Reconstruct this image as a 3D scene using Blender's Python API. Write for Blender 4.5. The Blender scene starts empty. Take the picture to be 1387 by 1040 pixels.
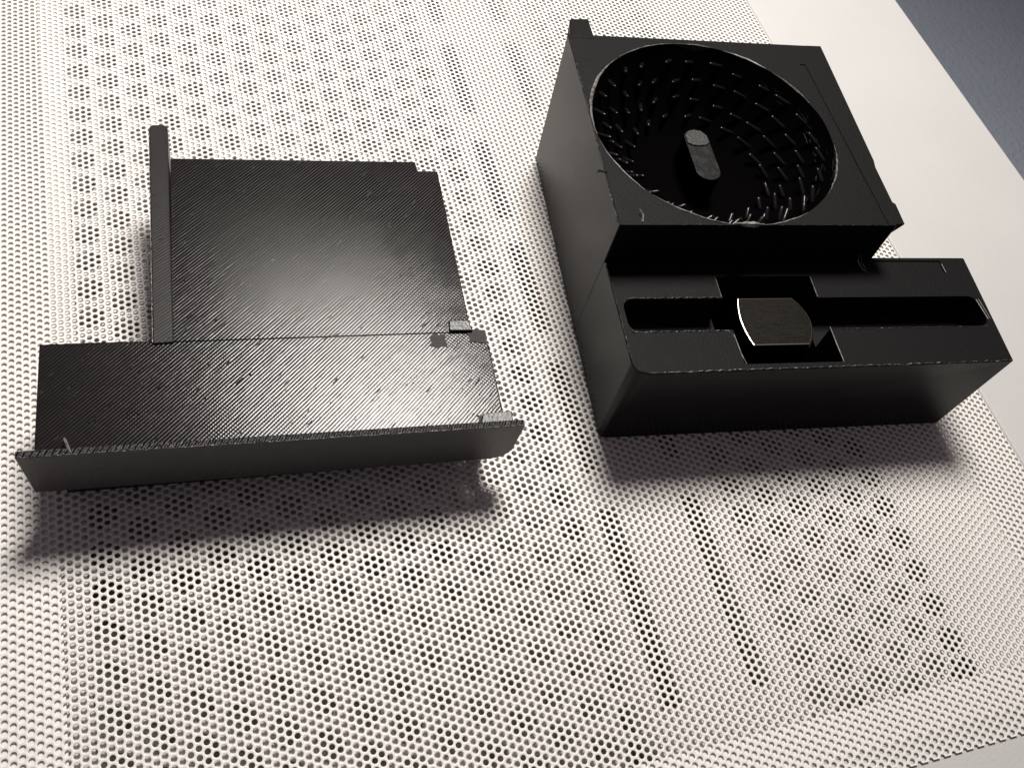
import bpy, bmesh, math, random
import numpy as np
from mathutils import Matrix, Vector
random.seed(4); rng = np.random.default_rng(4)
scene = bpy.context.scene
COL = scene.collection
scene.unit_settings.scale_length = 0.001          # one unit is one millimetre

# ------------------------------------------------------------------ camera
cam_d = bpy.data.cameras.new('camera'); cam = bpy.data.objects.new('camera', cam_d); COL.objects.link(cam)
cam_d.sensor_width = 36.0; cam_d.lens = 36.0 * 1297.82 / 1387.0
cam_d.clip_start = 1.0; cam_d.clip_end = 6000.0
Rm = ((0.94693545, 0.12147098, -0.29758705), (-0.26046283, 0.83249389, -0.48899185), (0.18834108, 0.54055408, 0.81995666))
M = Matrix(Rm).to_4x4(); M.translation = Vector((0, 0, 112.634)); cam.matrix_world = M
cam_d.dof.use_dof = True; cam_d.dof.focus_distance = 128.0; cam_d.dof.aperture_fstop = 11.0
scene.camera = cam

# ------------------------------------------------------------------ light
world = bpy.data.worlds.new('World'); scene.world = world; world.use_nodes = True
bg = world.node_tree.nodes['Background']; bg.inputs[0].default_value = (1.0, 0.84, 0.95, 1); bg.inputs[1].default_value = 0.105
ld = bpy.data.lights.new('desk_lamp_light', 'AREA'); ld.shape = 'DISK'; ld.size = 140.0
ld.energy = 0.92e6; ld.spread = math.radians(92); ld.color = (1.0, 0.953, 0.896)
lamp = bpy.data.objects.new('desk_lamp_light', ld); COL.objects.link(lamp)
lamp.location = (114, 262, 398)
lamp.rotation_euler = (Vector((40, 165, 0)) - lamp.location).to_track_quat('-Z', 'Y').to_euler()
scene.view_settings.view_transform = 'Standard'; scene.view_settings.look = 'None'
scene.view_settings.exposure = 0.0; scene.view_settings.gamma = 1.0

# ------------------------------------------------------------------ materials
def mat(name, base, rough=0.5, spec=0.5):
    m = bpy.data.materials.new(name); m.use_nodes = True
    b = m.node_tree.nodes['Principled BSDF']
    b.inputs['Base Color'].default_value = (*base, 1); b.inputs['Roughness'].default_value = rough
    b.inputs['Specular IOR Level'].default_value = spec
    return m, m.node_tree, b
def N(t, kind, **kw):
    n = t.nodes.new(kind)
    for k, v in kw.items():
        if k in n.inputs: n.inputs[k].default_value = v
        else: setattr(n, k, v)
    return n
def coords(t, rotz=0.0, scale=(1, 1, 1)):
    tc = N(t, 'ShaderNodeTexCoord'); mp = N(t, 'ShaderNodeMapping')
    mp.inputs['Rotation'].default_value = (0, 0, rotz); mp.inputs['Scale'].default_value = scale
    t.links.new(tc.outputs['Object'], mp.inputs['Vector']); return mp.outputs['Vector']
def stretched(t, rotz, scale):
    mp = N(t, 'ShaderNodeMapping'); mp.inputs['Scale'].default_value = scale
    t.links.new(coords(t, rotz), mp.inputs['Vector']); return mp.outputs['Vector']
def noise(t, vec, scale, detail=4.0, rough=0.6):
    n = N(t, 'ShaderNodeTexNoise'); n.inputs['Scale'].default_value = scale
    n.inputs['Detail'].default_value = detail; n.inputs['Roughness'].default_value = rough
    t.links.new(vec, n.inputs['Vector']); return n.outputs['Fac']
def ramp(t, fac, a, b, lo=0.35, hi=0.65):
    r = N(t, 'ShaderNodeValToRGB'); r.color_ramp.elements[0].position = lo; r.color_ramp.elements[1].position = hi
    r.color_ramp.elements[0].color = (*a, 1); r.color_ramp.elements[1].color = (*b, 1)
    t.links.new(fac, r.inputs[0]); return r.outputs[0]
def bump(t, b, h, dist, prev=None, strength=1.0):
    n = N(t, 'ShaderNodeBump'); n.inputs['Distance'].default_value = dist; n.inputs['Strength'].default_value = strength
    t.links.new(h, n.inputs['Height'])
    if prev is not None: t.links.new(prev, n.inputs['Normal'])
    t.links.new(n.outputs[0], b.inputs['Normal']); return n.outputs[0]
def math_n(t, op, a, b):
    n = N(t, 'ShaderNodeMath', operation=op)
    for i, v in enumerate((a, b)):
        if isinstance(v, (int, float)): n.inputs[i].default_value = v
        else: t.links.new(v, n.inputs[i])
    return n.outputs[0]
def wave(t, vec, period, distort=0.0):
    w = N(t, 'ShaderNodeTexWave'); w.inputs['Scale'].default_value = 2 * math.pi / (20 * period)
    w.inputs['Distortion'].default_value = distort; w.inputs['Detail'].default_value = 1.0; w.inputs['Detail Scale'].default_value = 0.6
    t.links.new(vec, w.inputs['Vector']); return w.outputs['Fac']

def paint_mat(name, col, rough, grain):
    m, t, b = mat(name, col, rough, 0.45)
    v = coords(t)
    t.links.new(ramp(t, noise(t, v, 0.05, 5), tuple(c * 0.965 for c in col), col), b.inputs['Base Color'])
    bump(t, b, noise(t, v, 2.2, 3), grain)
    return m
WHITE = paint_mat('white_powder_coat', (0.76, 0.742, 0.715), 0.42, 0.035)
PLASTIC = paint_mat('white_case_plastic', (0.52, 0.513, 0.503), 0.5, 0.05)
STEEL = paint_mat('white_inner_steel', (0.76, 0.73, 0.70), 0.5, 0.03)
CAVITY, t, b = mat('dark_case_interior', (0.05, 0.048, 0.045), 0.8, 0.2)
t.links.new(ramp(t, noise(t, coords(t), 0.2), (0.26, 0.24, 0.215), (0.38, 0.35, 0.315)), b.inputs['Base Color'])
FLOOR, t, b = mat('blue_grey_floor', (0.16, 0.18, 0.215), 0.75, 0.25)
v = coords(t)
t.links.new(ramp(t, noise(t, v, 0.012, 6), (0.28, 0.312, 0.372), (0.31, 0.342, 0.402)), b.inputs['Base Color'])
bump(t, b, noise(t, v, 0.4, 5), 1.5)

BLK = (0.0085, 0.0072, 0.0072)
# printed top skin: extruded lines laid at forty five degrees, with a fainter crossing layer showing through
def printed_top(name, cross=0.35, angle=math.pi / 4, dist=0.0115, rough=0.1):
    m, t, b = mat(name, BLK, rough, 0.21)
    nz = noise(t, coords(t), 0.16, 3)
    def arch(v):
        s_ = wave(t, v, 0.385, 0.5); s_.node.wave_profile = 'SAW'
        return math_n(t, 'MULTIPLY', math_n(t, 'MULTIPLY', s_, math_n(t, 'SUBTRACT', 1.0, s_)), 4.0)
    w1 = arch(coords(t, angle)); w2 = arch(coords(t, -angle))
    k = ramp(t, nz, (0.1, 0.1, 0.1), (1, 1, 1), 0.42, 0.62)
    h = math_n(t, 'ADD', w1, math_n(t, 'MULTIPLY', math_n(t, 'MULTIPLY', w2, k), cross * 1.0))
    n1 = bump(t, b, h, dist)
    # each line is broken by small blobs and starts and stops
    n2 = bump(t, b, noise(t, stretched(t, angle, (2.2, 0.4, 1)), 1.0, 2, 0.5), 0.012, n1)
    spots = noise(t, stretched(t, angle, (1.6, 0.3, 1)), 1.3, 3, 0.6)
    gaps = ramp(t, spots, (0, 0, 0), (1, 1, 1), 0.675, 0.715)
    bump(t, b, gaps, -0.04, n2)
    rr = ramp(t, noise(t, coords(t), 0.5, 4), (rough - 0.02,) * 3, (rough + 0.03,) * 3)
    rg = math_n(t, 'ADD', rr, math_n(t, 'ADD', math_n(t, 'MULTIPLY', gaps, 0.35), math_n(t, 'MULTIPLY', math_n(t, 'POWER', math_n(t, 'SUBTRACT', 1.0, w1), 2.0), 0.3))); t.links.new(rg, b.inputs['Roughness'])
    return m
LID_TOP = printed_top('black_print_ribbed')
LID_RAIL = printed_top('black_print_rail', 0.2, 0.9, 0.008, 0.34)
# printed walls and plain faces: fine horizontal layers
def printed_side(name, rough=0.42, layer=0.22, dist=0.012, grain=0.02, spec=0.5, base=BLK):
    m, t, b = mat(name, base, rough, spec)
    tc = N(t, 'ShaderNodeTexCoord'); mp = N(t, 'ShaderNodeMapping'); mp.inputs['Rotation'].default_value = (0, math.pi / 2, 0)
    t.links.new(tc.outputs['Object'], mp.inputs['Vector'])
    n1 = bump(t, b, wave(t, mp.outputs['Vector'], layer, 0.15), dist)
    bump(t, b, noise(t, coords(t), 3.0, 4, 0.7), grain * 2.5, n1)
    t.links.new(ramp(t, noise(t, coords(t), 0.35, 5), (rough - 0.015,) * 3, (rough + 0.02,) * 3), b.inputs['Roughness'])
    return m
SIDE = printed_side('black_print_wall', 0.36)
BLOCK = printed_side('black_print_block', 0.5, grain=0.03, spec=0.09, base=(0.006, 0.0055, 0.0058))
BLOCK_WALL = printed_side('black_print_block_wall', 0.24, 0.22, 0.0025, 0.004, 0.08, (0.008, 0.0075, 0.0078))
DEEP_SHADE = printed_side('black_shade', 0.7, 0.25, 0.004, 0.01, 0.0, (0.0016, 0.0013, 0.0014))  # blacker than the block's own plastic, shade put into the colour
RECESS = printed_side('black_recess', 0.5, 0.25, 0.004, 0.02, 0.12, (0.006, 0.0052, 0.0056))
PINM, t, b = mat('black_gloss_pin', (0.006, 0.0055, 0.006), 0.2, 0.22)
bump(t, b, noise(t, coords(t), 1.2, 2), 0.04)
PILLM, t, b = mat('smoky_plastic', (0.03, 0.03, 0.03), 0.3, 0.3)
v = coords(t)
t.links.new(ramp(t, noise(t, v, 0.55, 4, 0.5), (0.006, 0.006, 0.006), (0.025, 0.024, 0.023), 0.5, 0.72), b.inputs['Base Color'])
bump(t, b, noise(t, v, 1.2, 3), 0.05)
CAPM, t, b = mat('grey_smoky_plastic', (0.03, 0.029, 0.0275), 0.4, 0.3)
bump(t, b, noise(t, coords(t), 2.5, 4), 0.08)
BURR, t, b = mat('grey_burr', (0.14, 0.13, 0.12), 0.5, 0.5)
t.links.new(ramp(t, noise(t, coords(t), 1.5, 4), (0.05, 0.048, 0.045), (0.25, 0.235, 0.22)), b.inputs['Base Color'])
ROUGH, t, b = mat('black_rough_print', BLK, 0.3, 0.55)
n1 = bump(t, b, noise(t, coords(t, 0.8, (2.6, 1.2, 2)), 1.6, 3, 0.6), 0.07)
bump(t, b, noise(t, coords(t), 6.0, 2), 0.03, n1)
ROPE, t, b = mat('black_rope_bead', BLK, 0.3, 0.55)
w = wave(t, coords(t, 0.5), 0.62, 2.2)
n1 = bump(t, b, w, 0.16)
bump(t, b, noise(t, coords(t), 4.0, 3), 0.15, n1)
MATT, t, b = mat('black_matt_patch', (0.018, 0.0165, 0.017), 0.5, 0.2)
bump(t, b, noise(t, coords(t), 2.5, 4), 0.1)
EDGE_GLINT, t, b = mat('steel_edge_glint', (0.5, 0.46, 0.4), 0.3, 0.5); b.inputs['Metallic'].default_value = 1.0  # pale metal that paints a highlight along the slug's bevel
METAL, t, b = mat('dark_brushed_steel', (0.22, 0.205, 0.185), 0.5, 0.5)
b.inputs['Metallic'].default_value = 1.0
v = coords(t, 0.1, (0.6, 9, 1))
t.links.new(ramp(t, noise(t, v, 1.0, 5), (0.009, 0.0085, 0.0072), (0.016, 0.015, 0.013), 0.3, 0.7), b.inputs['Base Color'])
bump(t, b, noise(t, v, 1.5, 4), 0.05)

# ------------------------------------------------------------------ helpers
def link(name, me, m, parent=None):
    o = bpy.data.objects.new(name, me); COL.objects.link(o)
    if m is not None and not me.materials: me.materials.append(m)
    if parent is not None: o.parent = parent
    return o
def thing(name, label, cat, loc=(0, 0, 0), rz=0.0):
    o = bpy.data.objects.new(name, None); COL.objects.link(o); o.location = loc; o.rotation_euler = (0, 0, rz)
    o.empty_display_size = 5; o['label'] = label; o['category'] = cat
    return o
def from_bm(bm, name):
    me = bpy.data.meshes.new(name); bmesh.ops.recalc_face_normals(bm, faces=bm.faces[:]); bm.to_mesh(me); bm.free(); return me
def prism(bot, top, z0, z1, bevel=0.0, seg=2):
    """outline at z0 joined to the matching outline at z1"""
    bm = bmesh.new()
    z0 = z0 if isinstance(z0, (list, tuple)) else [z0] * len(bot); z1 = z1 if isinstance(z1, (list, tuple)) else [z1] * len(top)
    a = [bm.verts.new((x, y, z)) for (x, y), z in zip(bot, z0)]; c = [bm.verts.new((x, y, z)) for (x, y), z in zip(top, z1)]
    bm.faces.new(a[::-1]); bm.faces.new(c); n = len(a)
    for i in range(n): bm.faces.new((a[i], a[(i + 1) % n], c[(i + 1) % n], c[i]))
    bmesh.ops.recalc_face_normals(bm, faces=bm.faces[:])
    if bevel: bmesh.ops.bevel(bm, geom=bm.edges[:], offset=bevel, segments=seg, profile=0.5, affect='EDGES', clamp_overlap=True)
    return bm
def rect(x0, x1, y0, y1): return [(x0, y0), (x1, y0), (x1, y1), (x0, y1)]
def stadium(x0, x1, y0, y1, r, n=6):
    out = []
    for cx, cy, a0 in ((x1 - r, y0 + r, -90), (x1 - r, y1 - r, 0), (x0 + r, y1 - r, 90), (x0 + r, y0 + r, 180)):
        for k in range(n + 1):
            a = math.radians(a0 + 90 * k / n); out.append((cx + r * math.cos(a), cy + r * math.sin(a)))
    return out
def boolean(base, ops):
    """base and cutters are bmeshes; returns a mesh"""
    tmp = []
    bo = bpy.data.objects.new('tmp', from_bm(base, 'tmp')); COL.objects.link(bo); tmp.append(bo)
    for op, bm in ops:
        c = bpy.data.objects.new('tmp', from_bm(bm, 'tmp')); COL.objects.link(c); tmp.append(c)
        md = bo.modifiers.new('b', 'BOOLEAN'); md.operation = op; md.object = c; md.solver = 'EXACT'
    dg = bpy.context.evaluated_depsgraph_get(); dg.update()
    me = bpy.data.meshes.new_from_object(bo.evaluated_get(dg)); me.materials.clear()
    for o in tmp:
        d = o.data; bpy.data.objects.remove(o); bpy.data.meshes.remove(d)
    return me
def tube(bm, pts, r, n=6, taper=True):
    rings = []
    for i, p in enumerate(pts):
        p = Vector(p); d = (Vector(pts[min(i + 1, len(pts) - 1)]) - Vector(pts[max(i - 1, 0)])).normalized()
        u = d.orthogonal().normalized(); w = d.cross(u)
        rr = r[i] if isinstance(r, (list, tuple)) else r
        rings.append([bm.verts.new(p + rr * (math.cos(2 * math.pi * k / n) * u + math.sin(2 * math.pi * k / n) * w)) for k in range(n)])
    for a, c in zip(rings, rings[1:]):
        for k in range(n): bm.faces.new((a[k], a[(k + 1) % n], c[(k + 1) % n], c[k]))
    bm.faces.new(rings[0][::-1]); bm.faces.new(rings[-1])
def np_mesh(name, verts, loops, starts, totals):
    me = bpy.data.meshes.new(name)
    me.vertices.add(len(verts)); me.vertices.foreach_set('co', np.asarray(verts, np.float32).ravel())
    me.loops.add(len(loops)); me.loops.foreach_set('vertex_index', np.asarray(loops, np.int32))
    me.polygons.add(len(starts)); me.polygons.foreach_set('loop_start', np.asarray(starts, np.int32))
    me.polygons.foreach_set('loop_total', np.asarray(totals, np.int32))
    me.update(calc_edges=True); me.validate(); return me
def cells(centres, pitch, r, ztop, thick, xs=1.0, half=False):
    """hexagonal cells (flat sides facing y), each with a round hole and its wall"""
    nv = 7 if half else 12
    ha = np.radians(np.arange(0, 181, 60) if half else np.arange(0, 360, 60)); ca = np.radians(np.arange(nv) * 30.0)
    R = pitch / math.sqrt(3)
    hx = np.stack([R * np.cos(ha) * xs, R * np.sin(ha), 0 * ha], 1)
    c1 = np.stack([r * np.cos(ca), r * np.sin(ca), 0 * ca], 1)
    bev = 0.06 * r
    c0 = c1.copy(); c0[:, :2] *= (r + bev) / r
    c1[:, 2] = -bev; c2 = c1.copy(); c2[:, 2] = -thick
    V = np.concatenate([hx, c0, c1, c2]); nh = len(ha); f = []
    for i in range(3 if half else 6):
        j = (i + 1) % nh
        f.append([i, j, nh + (2 * i + 2) % nv, nh + 2 * i + 1, nh + 2 * i])
    for i in range(6 if half else 12):
        j = (i + 1) % nv
        f.append([nh + i, nh + j, nh + nv + j, nh + nv + i]); f.append([nh + nv + i, nh + nv + j, nh + 2 * nv + j, nh + 2 * nv + i])
    if half:                                              # cut edge of the sheet
        k = len(V); V = np.concatenate([V, [[R * xs, 0, -thick], [-R * xs, 0, -thick]]])
        f.append([nh, 0, k, nh + 2 * nv, nh + nv]); f.append([nh - 1, nh + nv - 1, nh + 2 * nv - 1, nh + 3 * nv - 1, k + 1])
    lens = np.array([len(q) for q in f]); flat = np.concatenate([np.array(q) for q in f])
    n = len(centres); C = np.concatenate([np.asarray(centres, float), np.full((n, 1), ztop)], 1)
    verts = (C[:, None, :] + V[None]).reshape(-1, 3)
    loops = (np.arange(n)[:, None] * len(V) + flat[None]).ravel()
    return verts, loops, np.tile(lens, n)
def join_cells(name, parts):
    vs, ls, ts, k = [], [], [], 0
    for v, l, t_ in parts: vs.append(v); ls.append(l + k); ts.append(t_); k += len(v)
    t_ = np.concatenate(ts); st = np.concatenate([[0], np.cumsum(t_)[:-1]])
    return np_mesh(name, np.concatenate(vs), np.concatenate(ls), st, t_)
def boxes(bxs):
    bm = bmesh.new()
    for x0, x1, y0, y1, z0, z1 in bxs:
        vs = [bm.verts.new((x, y, z)) for z in (z0, z1) for x, y in rect(x0, x1, y0, y1)]
        for q in ((3, 2, 1, 0), (4, 5, 6, 7), (0, 1, 5, 4), (1, 2, 6, 5), (2, 3, 7, 6), (3, 0, 4, 7)): bm.faces.new([vs[i] for i in q])
    return bm

def part_top(name, bm, m_top, m_side, parent):
    me = from_bm(bm, name); me.materials.append(m_top); me.materials.append(m_side)
    for p_ in me.polygons: p_.material_index = 0 if p_.normal.z > 0.8 else 1
    return link(name, me, None, parent)
# ------------------------------------------------------------------ setting: floor far below, case, perforated sheet
me = from_bm(prism(rect(-3000, 3000, -3000, 3000), rect(-3000, 3000, -3000, 3000), -110, -95), 'floor')
fl = link('floor', me, FLOOR); fl['kind'] = 'structure'; fl['label'] = 'dark blue grey floor far below the white case edge'

case = thing('computer_case', 'smooth white case with a wide plain border beside the perforated sheet', 'case')
SX1 = 116.45; SY0 = 5.7; SY1 = 166.0; SX0 = -31.0
link('side_border', from_bm(prism(rect(SX1, 154.5, -40, 240), rect(SX1, 154.5, -40, 240), -14, 0.28, 0.55, 4), 'side_border'), PLASTIC, case)
link('front_border', from_bm(prism(rect(-90, SX1 - .02, -40, SY0 + 3), rect(-90, SX1 - .02, -40, SY0 + 3), -14, -0.36, 0.1, 2), 'front_border'), PLASTIC, case)
link('rear_border', from_bm(prism(rect(-90, SX1 - .02, SY1 - .4, 240), rect(-90, SX1 - .02, SY1 - .4, 240), -14, 0.25, 0.5, 3), 'rear_border'), PLASTIC, case)
link('far_side_border', from_bm(prism(rect(-90, SX0 + .3, SY0 + 3.05, SY1 - .45), rect(-90, SX0 + .3, SY0 + 3.05, SY1 - .45), -14, 0.25, 0.5, 3), 'far_side_border'), PLASTIC, case)
# ledge that backs the edge of the sheet
LZ = -0.34
lb = prism([(SX0 + .35, SY0 + 3.05), (-18.85, SY0 + 3.05), (-20.1, SY1 - .45), (SX0 + .35, SY1 - .45)], [(SX0 + .35, SY0 + 3.05), (-18.85, SY0 + 3.05), (-20.1, SY1 - .45), (SX0 + .35, SY1 - .45)], -3, LZ)
link('backing_ledge', from_bm(lb, 'backing_ledge'), STEEL, case)
link('backing_ledge', from_bm(boxes([(107.4, SX1 - .02, SY0 + 3.05, SY1 - .45, -3, LZ)]), 'backing_ledge'), STEEL, case)
link('backing_ledge', from_bm(boxes([(-18.8, 107.35, SY0 + 3.05, 13.9, -3, LZ)]), 'backing_ledge'), STEEL, case)
# perforated steel panel of the case under the sheet: big round holes in two fields, long slots between
GZ, GT = -0.72, 0.5
PY, PX = 5.0, 4.42
def field(x0, ncol):
    c = []
    for i in range(ncol):
        y = 16.6 + (2.5 if i % 2 else 0)
        while y < SY1 - 3: c.append((x0 + i * PX, y)); y += PY
    return c
parts = [cells(field(-14.4, 14), PY, 1.86, GZ, GT, PX / (PY * math.sqrt(3) / 2)), cells(field(68.2, 6), PY, 1.86, GZ, GT, PX / (PY * math.sqrt(3) / 2))]
bx = [(-20.0, -14.4 - 2.0, 13.95, SY1 - .5, GZ - .9, GZ - .06), (90.3 + 2.0, 107.35, 13.95, SY1 - .5, GZ - .9, GZ - .04)]
xl, xr = 43.06 + 2.0, 68.2 - 2.0
bx += [(xl, 47.2, 13.95, SY1 - .5, GZ - .9, GZ - .04), (50.05, 59.65, 13.95, SY1 - .5, GZ - .9, GZ - .04), (62.6, xr, 13.95, SY1 - .5, GZ - .9, GZ - .04)]
ends = [(13.95, 19.2), (46.3, 52), (70.5, 76), (93.5, 98.8), (116.6, 123.4), (141.6, 147.6), (163, SY1 - .5)]
for y0, y1 in ends:
    for xa, xb in ((47.1, 50.15), (59.55, 62.7)): bx.append((xa, xb, y0, y1, GZ - .9, GZ - .045))
bx += [(-16.3, 92.2, 13.95, 14.0, GZ - .9, GZ - .05)]
bm = boxes(bx); me2 = from_bm(bm, 'x'); nvv = len(me2.vertices)
vv = np.zeros(nvv * 3, np.float32); me2.vertices.foreach_get('co', vv)
ll = np.zeros(len(me2.loops), np.int32); me2.loops.foreach_get('vertex_index', ll)
parts.append((vv.reshape(-1, 3).astype(float), ll.astype(int), np.full(len(me2.polygons), 4)))
bpy.data.meshes.remove(me2)
ivp = join_cells('inner_vent_panel', parts); ivp.polygons.foreach_set('use_smooth', np.zeros(len(ivp.polygons), bool))
link('inner_vent_panel', ivp, STEEL, case)
link('interior', from_bm(boxes([(-92, 156, -42, 242, -94, -93), (-92, -89.9, -41.9, 241.9, -92.9, -14.1), (154, 156, -41.9, 241.9, -92.9, -14.1), (-89.8, 153.9, -42, -40, -92.9, -14.1), (-89.8, 153.9, 240, 242, -92.9, -14.1), (-89.8, 153.9, -39.9, 239.9, -16, -14.5)][:5] + [(-60, 150, -30, 230, -10, -8)]), 'interior'), CAVITY, case)

sheet = thing('perforated_sheet', 'thin white metal sheet full of small round holes, under both black blocks', 'metal mesh')
CP = math.sqrt(3) / 2
full, cut = [], []
ncol = int((SX1 - SX0) / CP)
for i in range(ncol + 1):
    x = SX1 - 0.35 - i * CP
    if i % 2 == 0:
        c0 = SY0 + 0.5
    else:
        c0 = SY0 + 1.0; cut.append((x, SY0))
    ys = np.arange(c0, SY1 - .4, 1.0); full.append(np.stack([np.full(len(ys), x), ys], 1))
full = np.concatenate(full)
HR, TH = 0.348, 0.2
pf = cells(full, 1.0, HR, 0.0, TH); ph = cells(cut, 1.0, HR, 0.0, TH, half=True)
# straight cut edge under the whole cells of the first row
fr = [q for q in full if abs(q[1] - (SY0 + .5)) < 1e-6]; R3 = 0.5 / math.sqrt(3)
ev = np.array([[[x - R3, SY0, 0], [x + R3, SY0, 0], [x + R3, SY0, -TH], [x - R3, SY0, -TH]] for x, _ in fr]).reshape(-1, 3)
pe = (ev, np.arange(len(ev)), np.full(len(fr), 4))
sh = link('mesh_surface', join_cells('mesh_surface', [pf, ph, pe]), WHITE, sheet)

# ------------------------------------------------------------------ right: block with spiked bowl and grooved step
blk = thing('printed_block', 'tall black 3D-printed block with a round spiked bowl on top and a grooved lower step', 'plastic block', (50.85, 56.46, 0.004), math.radians(-6.28))
ZL, ZU = 17.0, 24.3
low_b = [(0.9, 0.05), (55.2, 0.0), (55.3, 18.85), (0.04, 18.85), (0.01, 0.9), (0.25, 0.3)]
low_t = [(1.9, -0.35), (57.05, 0.1), (57.55, 18.9), (0.04, 18.9), (0.01, 1.4), (0.45, 0.15)]
base = prism(low_b, low_t, 0, ZL, 0.18, 2)
up = prism([(0.0, 18.45), (41.4, 18.45), (41.4, 54.95), (0.3, 54.95)], [(0.0, 18.1), (41.6, 18.62), (41.6, 57.0), (0.31, 56.25)], 0.02, ZU, 0.12, 2)
fo = [(40.6, 18.72), (43.0, 18.85), (43.1, 22.7), (42.72, 23.1), (42.72, 29.9), (43.0, 31.3), (43.45, 57.15), (40.6, 57.05)]
fb = [(40.6, 18.9), (42.0, 19.0), (42.1, 22.7), (41.9, 23.1), (41.9, 29.9), (42.1, 31.3), (42.4, 57.0), (40.6, 57.0)]
flange = prism(fb, fo, 22.2, ZU - 0.01, 0.1, 1)
BC, BRAD, BD = (18.95, 36.85), 18.55, 11.5
SR = (BRAD ** 2 + BD ** 2) / (2 * BD)
sph = bmesh.new(); bmesh.ops.create_uvsphere(sph, u_segments=96, v_segments=64, radius=SR, matrix=Matrix.Translation((BC[0], BC[1], ZU + SR - BD)))
chan = prism(stadium(0.95, 56.1, 6.25, 11.6, 1.5), stadium(0.95, 56.1, 6.25, 11.6, 1.5), 12.5, 19.0)
rec = prism(stadium(15.6, 30.2, 0.75, 15.4, .3, 2), stadium(15.6, 30.2, 0.75, 15.4, .3, 2), 5.0, 19.5)
shal = prism(rect(41.9, 53.0, 15.95, 18.3), rect(41.9, 53.0, 15.95, 18.3), 16.8, 19.2)
grv = prism([(39.35, 18.0), (40.35, 18.0), (38.9, 52.3), (37.9, 52.3)], [(39.35, 18.0), (40.35, 18.0), (38.9, 52.3), (37.9, 52.3)], 24.18, 26)
body = boolean(base, [('UNION', up), ('UNION', flange), ('DIFFERENCE', sph), ('DIFFERENCE', chan), ('DIFFERENCE', rec), ('DIFFERENCE', shal), ('DIFFERENCE', grv)])
body.materials.append(BLOCK); body.materials.append(BLOCK_WALL); body.materials.append(RECESS)
for p_ in body.polygons:
    x_, y_, z_ = p_.center
    inside = 0.9 < x_ < 56.2 and 0.6 < y_ < 15.5 and (z_ < 16.9) and z_ > 4.5 and abs(p_.normal.y) + abs(p_.normal.x) + p_.normal.z > .5
    p_.material_index = 2 if inside else (1 if abs(p_.normal.z) < 0.25 else 0)
link('body', body, None, blk)
# small guide tab on the rear corner, its end sloped
tab = prism([(0.55, 55.6), (4.3, 55.6), (4.2, 58.4), (1.2, 58.2)], [(0.62, 55.4), (4.44, 55.4), (4.46, 60.3), (1.42, 60.0)], 21.0, [ZU + .12, ZU + .12, ZU - .05, ZU - .05], 0.2, 2)
link('guide_tab', from_bm(tab, 'guide_tab'), BLOCK, blk)
# bowl lining with a slightly ragged lip
bm = bmesh.new(); nseg, rings = 120, []
prof = [(0.0, -BD)] + [(BRAD * s, None) for s in np.linspace(0.06, 1.0, 22)]
for k, (r, z) in enumerate(prof):
    if k == 0: rings.append([bm.verts.new((BC[0], BC[1], ZU - BD + .02))]); continue
    rg = []
    for j in range(nseg):
        a = 2 * math.pi * j / nseg
        rr = r * 0.999; zz = ZU + SR - BD - math.sqrt(SR * SR - rr * rr) + 0.02
        step = 0.05 * (k % 2) * (1 if r > 9 else 0)
        if k == len(prof) - 1: rr += 0.1 * math.sin(7 * a + 1) * math.sin(3 * a); zz += 0.06 + 0.05 * math.sin(11 * a)
        rg.append(bm.verts.new((BC[0] + rr * math.cos(a), BC[1] + rr * math.sin(a), zz + step)))
    rings.append(rg)
for j in range(nseg): bm.faces.new((rings[0][0], rings[1][j], rings[1][(j + 1) % nseg]))
for a, c in zip(rings[1:], rings[2:]):
    for j in range(nseg): bm.faces.new((a[j], c[j], c[(j + 1) % nseg], a[(j + 1) % nseg]))
me = from_bm(bm, 'bowl')
for p_ in me.polygons: p_.use_smooth = True
bowl = link('bowl', me, DEEP_SHADE, blk)
# spikes standing on the bowl wall in swirling rings
pb = bmesh.new(); tube(pb, [(0, 0, -0.5), (0, 0, 0.2), (0, 0, 2.2), (0, 0, 2.6), (0, 0, 2.75)], [0.33, 0.37, 0.35, 0.28, 0.1], 8)
pin_me = from_bm(pb, 'pin'); pin_me.materials.append(PINM)
for p_ in pin_me.polygons: p_.use_smooth = True
zc = ZU + SR - BD
for ri, (r, n) in enumerate(((17.4, 26), (15.6, 26), (13.6, 24), (11.4, 20))):
    for k in range(n):
        a = 2 * math.pi * (k + 0.5 * (ri % 2)) / n + rng.normal(0, 0.02)
        rr = r + rng.normal(0, 0.15)
        z = zc - math.sqrt(SR * SR - rr * rr)
        p0 = Vector((BC[0] + rr * math.cos(a), BC[1] + rr * math.sin(a), z))
        d = Vector((-0.7 * math.cos(a) - 0.8 * math.sin(a), -0.7 * math.sin(a) + 0.8 * math.cos(a), 0.42)) + Vector(rng.normal(0, 0.06, 3)); d.normalize()
        o = bpy.data.objects.new('pin', pin_me); COL.objects.link(o); o.parent = blk
        o.matrix_local = Matrix.Translation(p0) @ d.to_track_quat('Z', 'Y').to_matrix().to_4x4() @ Matrix.Diagonal((1, 1, 0.7 + 0.3 * rng.random(), 1))
# oblong post in the middle of the bowl, with its raised end
part_top('oblong_post', prism(stadium(17.5, 21.6, 32.6, 43.3, 2.0), stadium(17.6, 21.5, 32.7, 43.2, 1.92), 12.0, 18.2, 0.12, 2), PILLM, DEEP_SHADE, blk)  # post sides coloured black as painted shade
cap = [(17.75, 40.2), (18.5, 39.75), (19.5, 39.6), (20.6, 39.8), (21.35, 40.3), (21.3, 41.8), (20.6, 42.8), (19.5, 43.05), (18.4, 42.7), (17.8, 41.8)]
link('post_cap', from_bm(prism(cap, cap, 18.0, 18.42, 0.08, 2), 'post_cap'), CAPM, blk)
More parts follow.
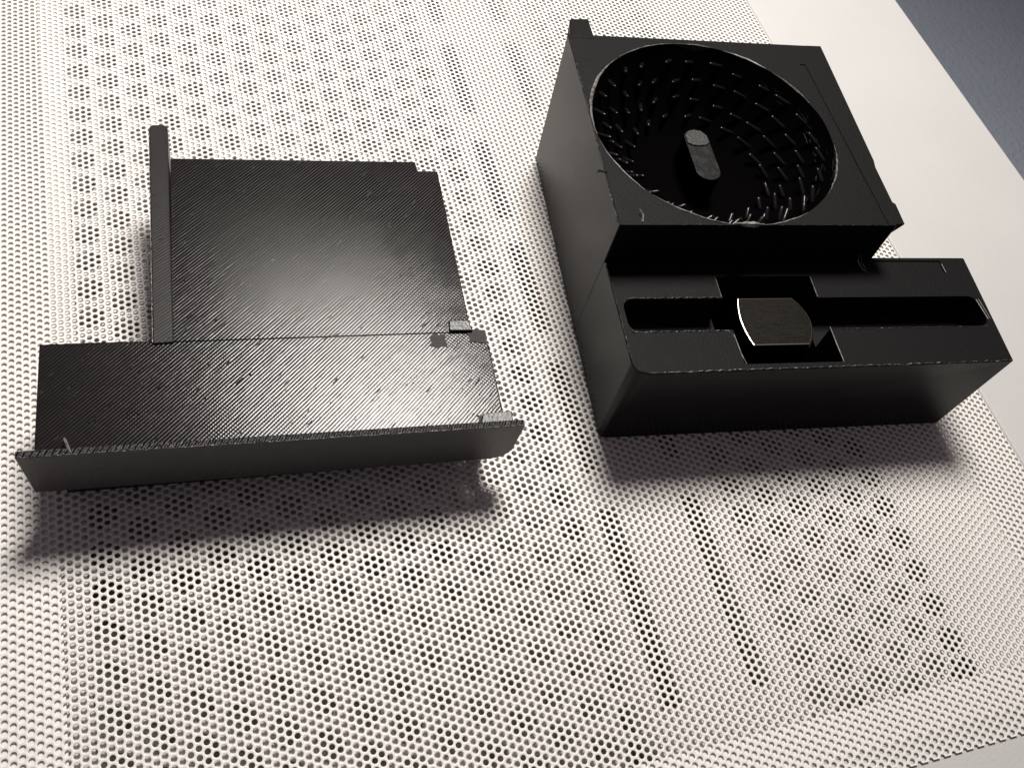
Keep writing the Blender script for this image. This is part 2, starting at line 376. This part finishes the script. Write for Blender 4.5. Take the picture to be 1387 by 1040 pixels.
# pale burrs left round the lip of the bowl
def burr(a0, a1, w0, w1, off=0.0):
    bm = bmesh.new(); n = max(8, int(abs(a1 - a0) / 2.2)); pts, rad = [], []
    for k in range(n + 1):
        s = k / n; a = math.radians(a0 + (a1 - a0) * s); r = BRAD + 0.06 + off + rng.normal(0, 0.03)
        pts.append((BC[0] + r * math.cos(a), BC[1] + r * math.sin(a), ZU + 0.04)); rad.append(max(0.03, (w0 + (w1 - w0) * s) * math.sin(math.pi * min(max(s, .06), .94)) * (0.8 + 0.4 * rng.random())))
    tube(bm, pts, rad, 5); link('lip_burr', from_bm(bm, 'lip_burr'), BURR, blk)
for q in ((96, 128, .10, .10), (130, 186, .2, .26), (190, 222, .10, .16), (224, 262, .14, .16), (262, 276, .34, .5, -.15), (276, 300, .14, .1), (318, 352, .14, .12), (20, 44, .10, .16), (46, 70, .22, .12), (74, 94, .08, .08)): burr(*q)
# scuffs: a curled arc at the inner corner, burrs along edges of the step
def strand(pts, r, parent, m=BURR, name='strand'):
    bm = bmesh.new(); tube(bm, pts, r, 5); return link(name, from_bm(bm, name), m, parent)
strand([(38.4, 18.2, 18.6), (38.6, 17.6, 17.6), (39.2, 16.6, 17.1), (40.2, 15.9, 17.05)], [.05, .12, .12, .05], blk)
strand([(38.9, 18.1, 18.4), (39.2, 17.4, 17.5), (39.8, 16.6, 17.1)], [.04, .08, .04], blk)
strand([(30.25, 6.5, 17.02), (30.2, 3.5, 17.04), (30.25, 0.7, 17.02)], [.05, .1, .05], blk)
strand([(30.2, 11.7, 17.02), (30.25, 15.3, 17.04)], [.08, .05], blk)
strand([(15.5, 5.6, 17.02), (15.6, 2.2, 17.04), (15.9, 0.8, 17.02)], [.05, .1, .05], blk)
strand([(15.5, 11.8, 17.02), (15.55, 15.2, 17.04)], [.08, .04], blk)
strand([(13.6, 6.2, 17.03), (14.9, 6.1, 17.05), (15.5, 5.0, 17.03)], [.04, .08, .04], blk)
strand([(55.9, 10.9, 17.03), (56.3, 7.4, 17.03)], [.09, .05], blk)
strand([(56.35, 11.0, 17.03), (56.7, 7.4, 17.03)], [.05, .03], blk)
strand([(53.05, 17.6, 17.03), (53.1, 16.0, 17.03)], [.07, .04], blk)
strand([(3.3, 18.7, 24.3), (3.5, 19.6, 24.6), (3.1, 20.4, 24.9)], [.16, .14, .06], blk)
strand([(0.3, 27.4, 24.4), (-0.9, 27.6, 24.5), (-1.2, 27.2, 24.4)], [.08, .18, .05], blk, BLOCK)
def edge_burr(p, q, r, n, parent, m):
    bm = bmesh.new(); pts = [Vector(p).lerp(Vector(q), k / n) + Vector(rng.normal(0, r * .35, 3)) for k in range(n + 1)]
    tube(bm, pts, [r * (0.5 + rng.random()) for _ in pts], 5); return link('edge_bead', from_bm(bm, 'edge_bead'), m, parent)
edge_burr((2.0, -.2, ZL - .02), (56.8, .2, ZL - .02), .1, 120, blk, ROUGH)
edge_burr((0.1, 1.8, ZL), (0.1, 17.8, ZL), .1, 44, blk, ROUGH)
edge_burr((1.2, 6.15, ZL), (15.4, 6.15, ZL), .1, 40, blk, ROUGH)
edge_burr((30.3, 6.15, ZL), (56, 6.15, ZL), .07, 60, blk, ROUGH)
edge_burr((1.4, 11.7, ZL), (15.4, 11.7, ZL), .1, 40, blk, ROUGH)
edge_burr((-.15, 18.6, ZU - .02), (.5, 55.5, ZU - .05), .06, 90, blk, ROUGH)
edge_burr((0, 18.15, ZU), (41.4, 18.65, ZU - .04), .05, 100, blk, ROUGH)

# metal slug lying in the square recess: a disc with two flats
def arc_side(xa, y0, y1, sag, n=10): return [(xa + sag * (1 - ((2 * k / n) - 1) ** 2), y0 + (y1 - y0) * k / n) for k in range(n + 1)]
right = arc_side(0, -3.95, 3.95, 1.5); ol = [(4.1 + x, y) for x, y in right] + [(-4.3 - x * .45, y) for x, y in right[::-1]]
slug = thing('metal_slug', 'dark brushed metal slug with rounded ends sitting in the square recess of the step', 'metal piece', (0, 0, 0))
th = math.radians(-6.28); c, s_ = math.cos(th), math.sin(th)
slug.location = (50.85 + 22.3 * c - 7.85 * s_, 56.46 + 22.3 * s_ + 7.85 * c, 5.02); slug.rotation_euler = (0, 0, th)
bmx = prism([(x * 1.02, y) for x, y in ol], ol, 0.0, 11.7, 0.0)
top_e = [e for e in bmx.edges if all(v.co.z > 11 for v in e.verts)]
bmesh.ops.bevel(bmx, geom=top_e, offset=0.15, segments=3, profile=0.5, affect='EDGES')
sm = from_bm(bmx, 'slug_body'); sm.materials.append(METAL); sm.materials.append(DEEP_SHADE); sm.materials.append(EDGE_GLINT)
for p_ in sm.polygons: p_.material_index = 1 if abs(p_.normal.z) < 0.1 else (2 if p_.normal.z < 0.97 else 0)  # sides blackened for recess shade, bevel coloured bright as a highlight
link('slug_body', sm, None, slug)
link('slug_collar', from_bm(prism([(x * 1.05 + .5, y * .96) for x, y in ol], [(x * 1.03 + .5, y * .96) for x, y in ol], 0.0, 10.6, 0.12, 2), 'slug_collar'), METAL, slug)

# ------------------------------------------------------------------ left: flat part with rail, lip and ribbed face
lid = thing('printed_plate', 'flat black 3D-printed plate with ribbed shiny face, a long side rail and a front lip', 'plastic plate', (-20.72, 57.62, 1.0), math.radians(-4.2))
lid.rotation_euler.x = 0.004; lid.rotation_euler.y = 0.019
ZB, ZS, ZP, ZR = 4.5, 12.0, 12.12, 12.95
part_top('wide_strip', prism(rect(1.3, 54.6, .92, 15.0), [(1.2, .92), (54.66, .92), (54.75, 15.05), (0.95, 15.4)], ZB, ZS, 0.12, 2), LID_TOP, SIDE, lid)
po = [(15.5, 15.05), (52.75, 14.95), (52.6, 43.85), (49.75, 43.85), (49.55, 45.7), (15.7, 45.7)]
part_top('face_plate', prism(po, po, ZB + .6, ZP, 0.1, 2), LID_TOP, SIDE, lid)
ro = [(13.45, 14.8), (15.8, 14.9), (15.45, 50.7), (15.0, 51.3), (13.4, 51.25), (13.0, 50.7)]
rb = [(13.45, 14.8), (15.8, 14.9), (15.5, 48.2), (15.0, 48.6), (13.4, 48.6), (13.02, 48.2)]
part_top('side_rail', prism(rb, ro, 8.6, [12.25, 12.25, ZR, ZR, ZR, ZR], 0.14, 2), LID_RAIL, SIDE, lid)
# front lip: a thin upright wall, its lower right corner rounded
zo = [(-0.5, ZB + 8.35), (-0.45, ZB + 8.0), (0.05, ZB), (53.9, ZB), (55.6, ZB + 0.5), (56.6, ZB + 2.0), (56.95, ZB + 8.0), (56.9, ZB + 8.35)]
bm = bmesh.new(); a = [bm.verts.new((x, 0.0, z)) for x, z in zo]; c2 = [bm.verts.new((x, 0.9, z)) for x, z in zo]
bm.faces.new(a); bm.faces.new(c2[::-1])
for i in range(len(a)): bm.faces.new((a[i], a[(i + 1) % len(a)], c2[(i + 1) % len(a)], c2[i]))
bmesh.ops.recalc_face_normals(bm, faces=bm.faces[:]); bmesh.ops.bevel(bm, geom=bm.edges[:], offset=0.1, segments=2, profile=0.5, affect='EDGES')
part_top('front_lip', bm, ROPE, SIDE, lid)
# rough bridges and smooth patches at the right end
part_top('corner_bridge', prism([(51.3, .95), (55.7, .95), (55.9, 2.5), (52.0, 2.45)], [(51.5, .95), (55.7, .95), (55.8, 2.5), (52.1, 2.4)], ZS - .5, ZS + .4, 0.12, 2), ROUGH, SIDE, lid)
part_top('corner_bridge', prism([(49.8, 15.05), (53.0, 14.95), (52.7, 16.6), (50.0, 16.7)], [(49.8, 15.05), (52.9, 14.95), (52.6, 16.6), (50.0, 16.7)], ZP - .5, ZP + .35, 0.12, 2), ROUGH, SIDE, lid)
def blob(outline, z0, z1):
    o2 = [(x + rng.normal(0, .05), y + rng.normal(0, .05)) for x, y in outline]; return prism(o2, o2, z0, z1)
link('smooth_patch', from_bm(blob([(52.3, 13.2), (52.9, 13.5), (53.4, 13.3), (53.9, 13.1), (54.5, 13.0), (54.6, 14.2), (54.7, 15.1), (53.6, 15.3), (52.8, 15.35), (52.3, 15.3), (52.2, 14.5), (52.5, 13.9)], ZS - .1, ZS + .09), 'smooth_patch'), MATT, lid)
link('smooth_patch', from_bm(blob([(46.9, 13.0), (47.4, 12.9), (48.0, 12.6), (48.6, 12.9), (49.2, 12.7), (49.3, 13.4), (49.0, 13.9), (49.3, 14.4), (49.0, 14.8), (48.4, 14.7), (48.0, 15.0), (47.4, 14.6), (47.1, 14.2), (47.3, 13.6)], ZS - .1, ZS + .05), 'smooth_patch'), MATT, lid)
link('smooth_patch', from_bm(blob([(51.2, 1.0), (52.0, 1.1), (52.1, 2.3), (51.7, 2.2)], ZS - .1, ZS + .06), 'smooth_patch'), MATT, lid)
# unseen foot, made up to carry the plate and block light leaks; its base lies level on the sheet
def level(q): return [-(0.985 - 0.019 * x + 0.004 * y) for x, y in q]
link('hidden_foot', from_bm(prism(rect(2.5, 54.2, 2.5, 14.5), rect(2.5, 54.2, 2.5, 14.5), level(rect(2.5, 54.2, 2.5, 14.5)), ZB + .3), 'hidden_foot'), SIDE, lid)
link('hidden_foot', from_bm(prism(rect(17.5, 51, 14.7, 41.5), rect(17.5, 51, 14.7, 41.5), level(rect(17.5, 51, 14.7, 41.5)), ZB + .9), 'hidden_foot'), SIDE, lid)
strand([(4.2, 2.6, 12.0), (4.35, 2.1, 12.9), (4.7, 1.2, 12.7), (5.1, 0.2, 12.9), (5.2, -.15, 12.3)], [.05, .13, .16, .09, .04], lid)
edge_burr((-.3, .05, ZB + 8.33), (56.7, .05, ZB + 8.33), .07, 130, lid, ROUGH)
edge_burr((13.4, 15.0, 12.22), (13.0, 50.5, ZR - .03), .05, 90, lid, ROUGH)
edge_burr((52.7, 17.0, ZP - .02), (52.6, 43.7, ZP - .02), .05, 80, lid, ROUGH)
edge_burr((54.68, 2.6, ZS - .02), (54.72, 12.8, ZS - .02), .06, 40, lid, ROUGH)
edge_burr((1.0, 15.38, ZS - .02), (13.2, 15.3, ZS - .02), .06, 40, lid, ROUGH)

# tiny plastic beads added to give the ribbed face its glints
bm = bmesh.new()
for k in range(110):
    if k < 55: x, y, z = rng.uniform(2, 26), rng.uniform(1.6, 14.6), ZS
    elif k < 70: x, y, z = rng.uniform(26, 53), rng.uniform(1.6, 12.5), ZS
    else: x, y, z = rng.uniform(16.5, 51.5), rng.uniform(16, 41.5), ZP
    r = abs(rng.normal(0.03, 0.03)) + 0.025
    bmesh.ops.create_icosphere(bm, subdivisions=1, radius=r, matrix=Matrix.Translation((x, y, z + r * .3)) @ Matrix.Diagonal((1 + rng.random(), 1, .8, 1)))
o = link('glint_bead', from_bm(bm, 'glint_bead'), ROUGH, lid); o['kind'] = 'stuff'
# scuffed streaks on the wall of the bowl, right hand side
bm = bmesh.new()
for k in range(46):
    a0 = math.radians(rng.uniform(-48, 42)); r = rng.uniform(16.6, 18.3); da = rng.uniform(.03, .16); dr = rng.normal(0, .15); pts = []
    for q in range(6):
        rr = r + dr * q / 5; a = a0 + da * q / 5
        pts.append((BC[0] + rr * math.cos(a), BC[1] + rr * math.sin(a), zc - math.sqrt(SR * SR - rr * rr) + .04))
    w = rng.uniform(.015, .05); tube(bm, pts, [w * .4, w, w, w, w * .8, w * .3], 4)
o = link('wall_scuff', from_bm(bm, 'wall_scuff'), CAPM, blk); o['kind'] = 'stuff'
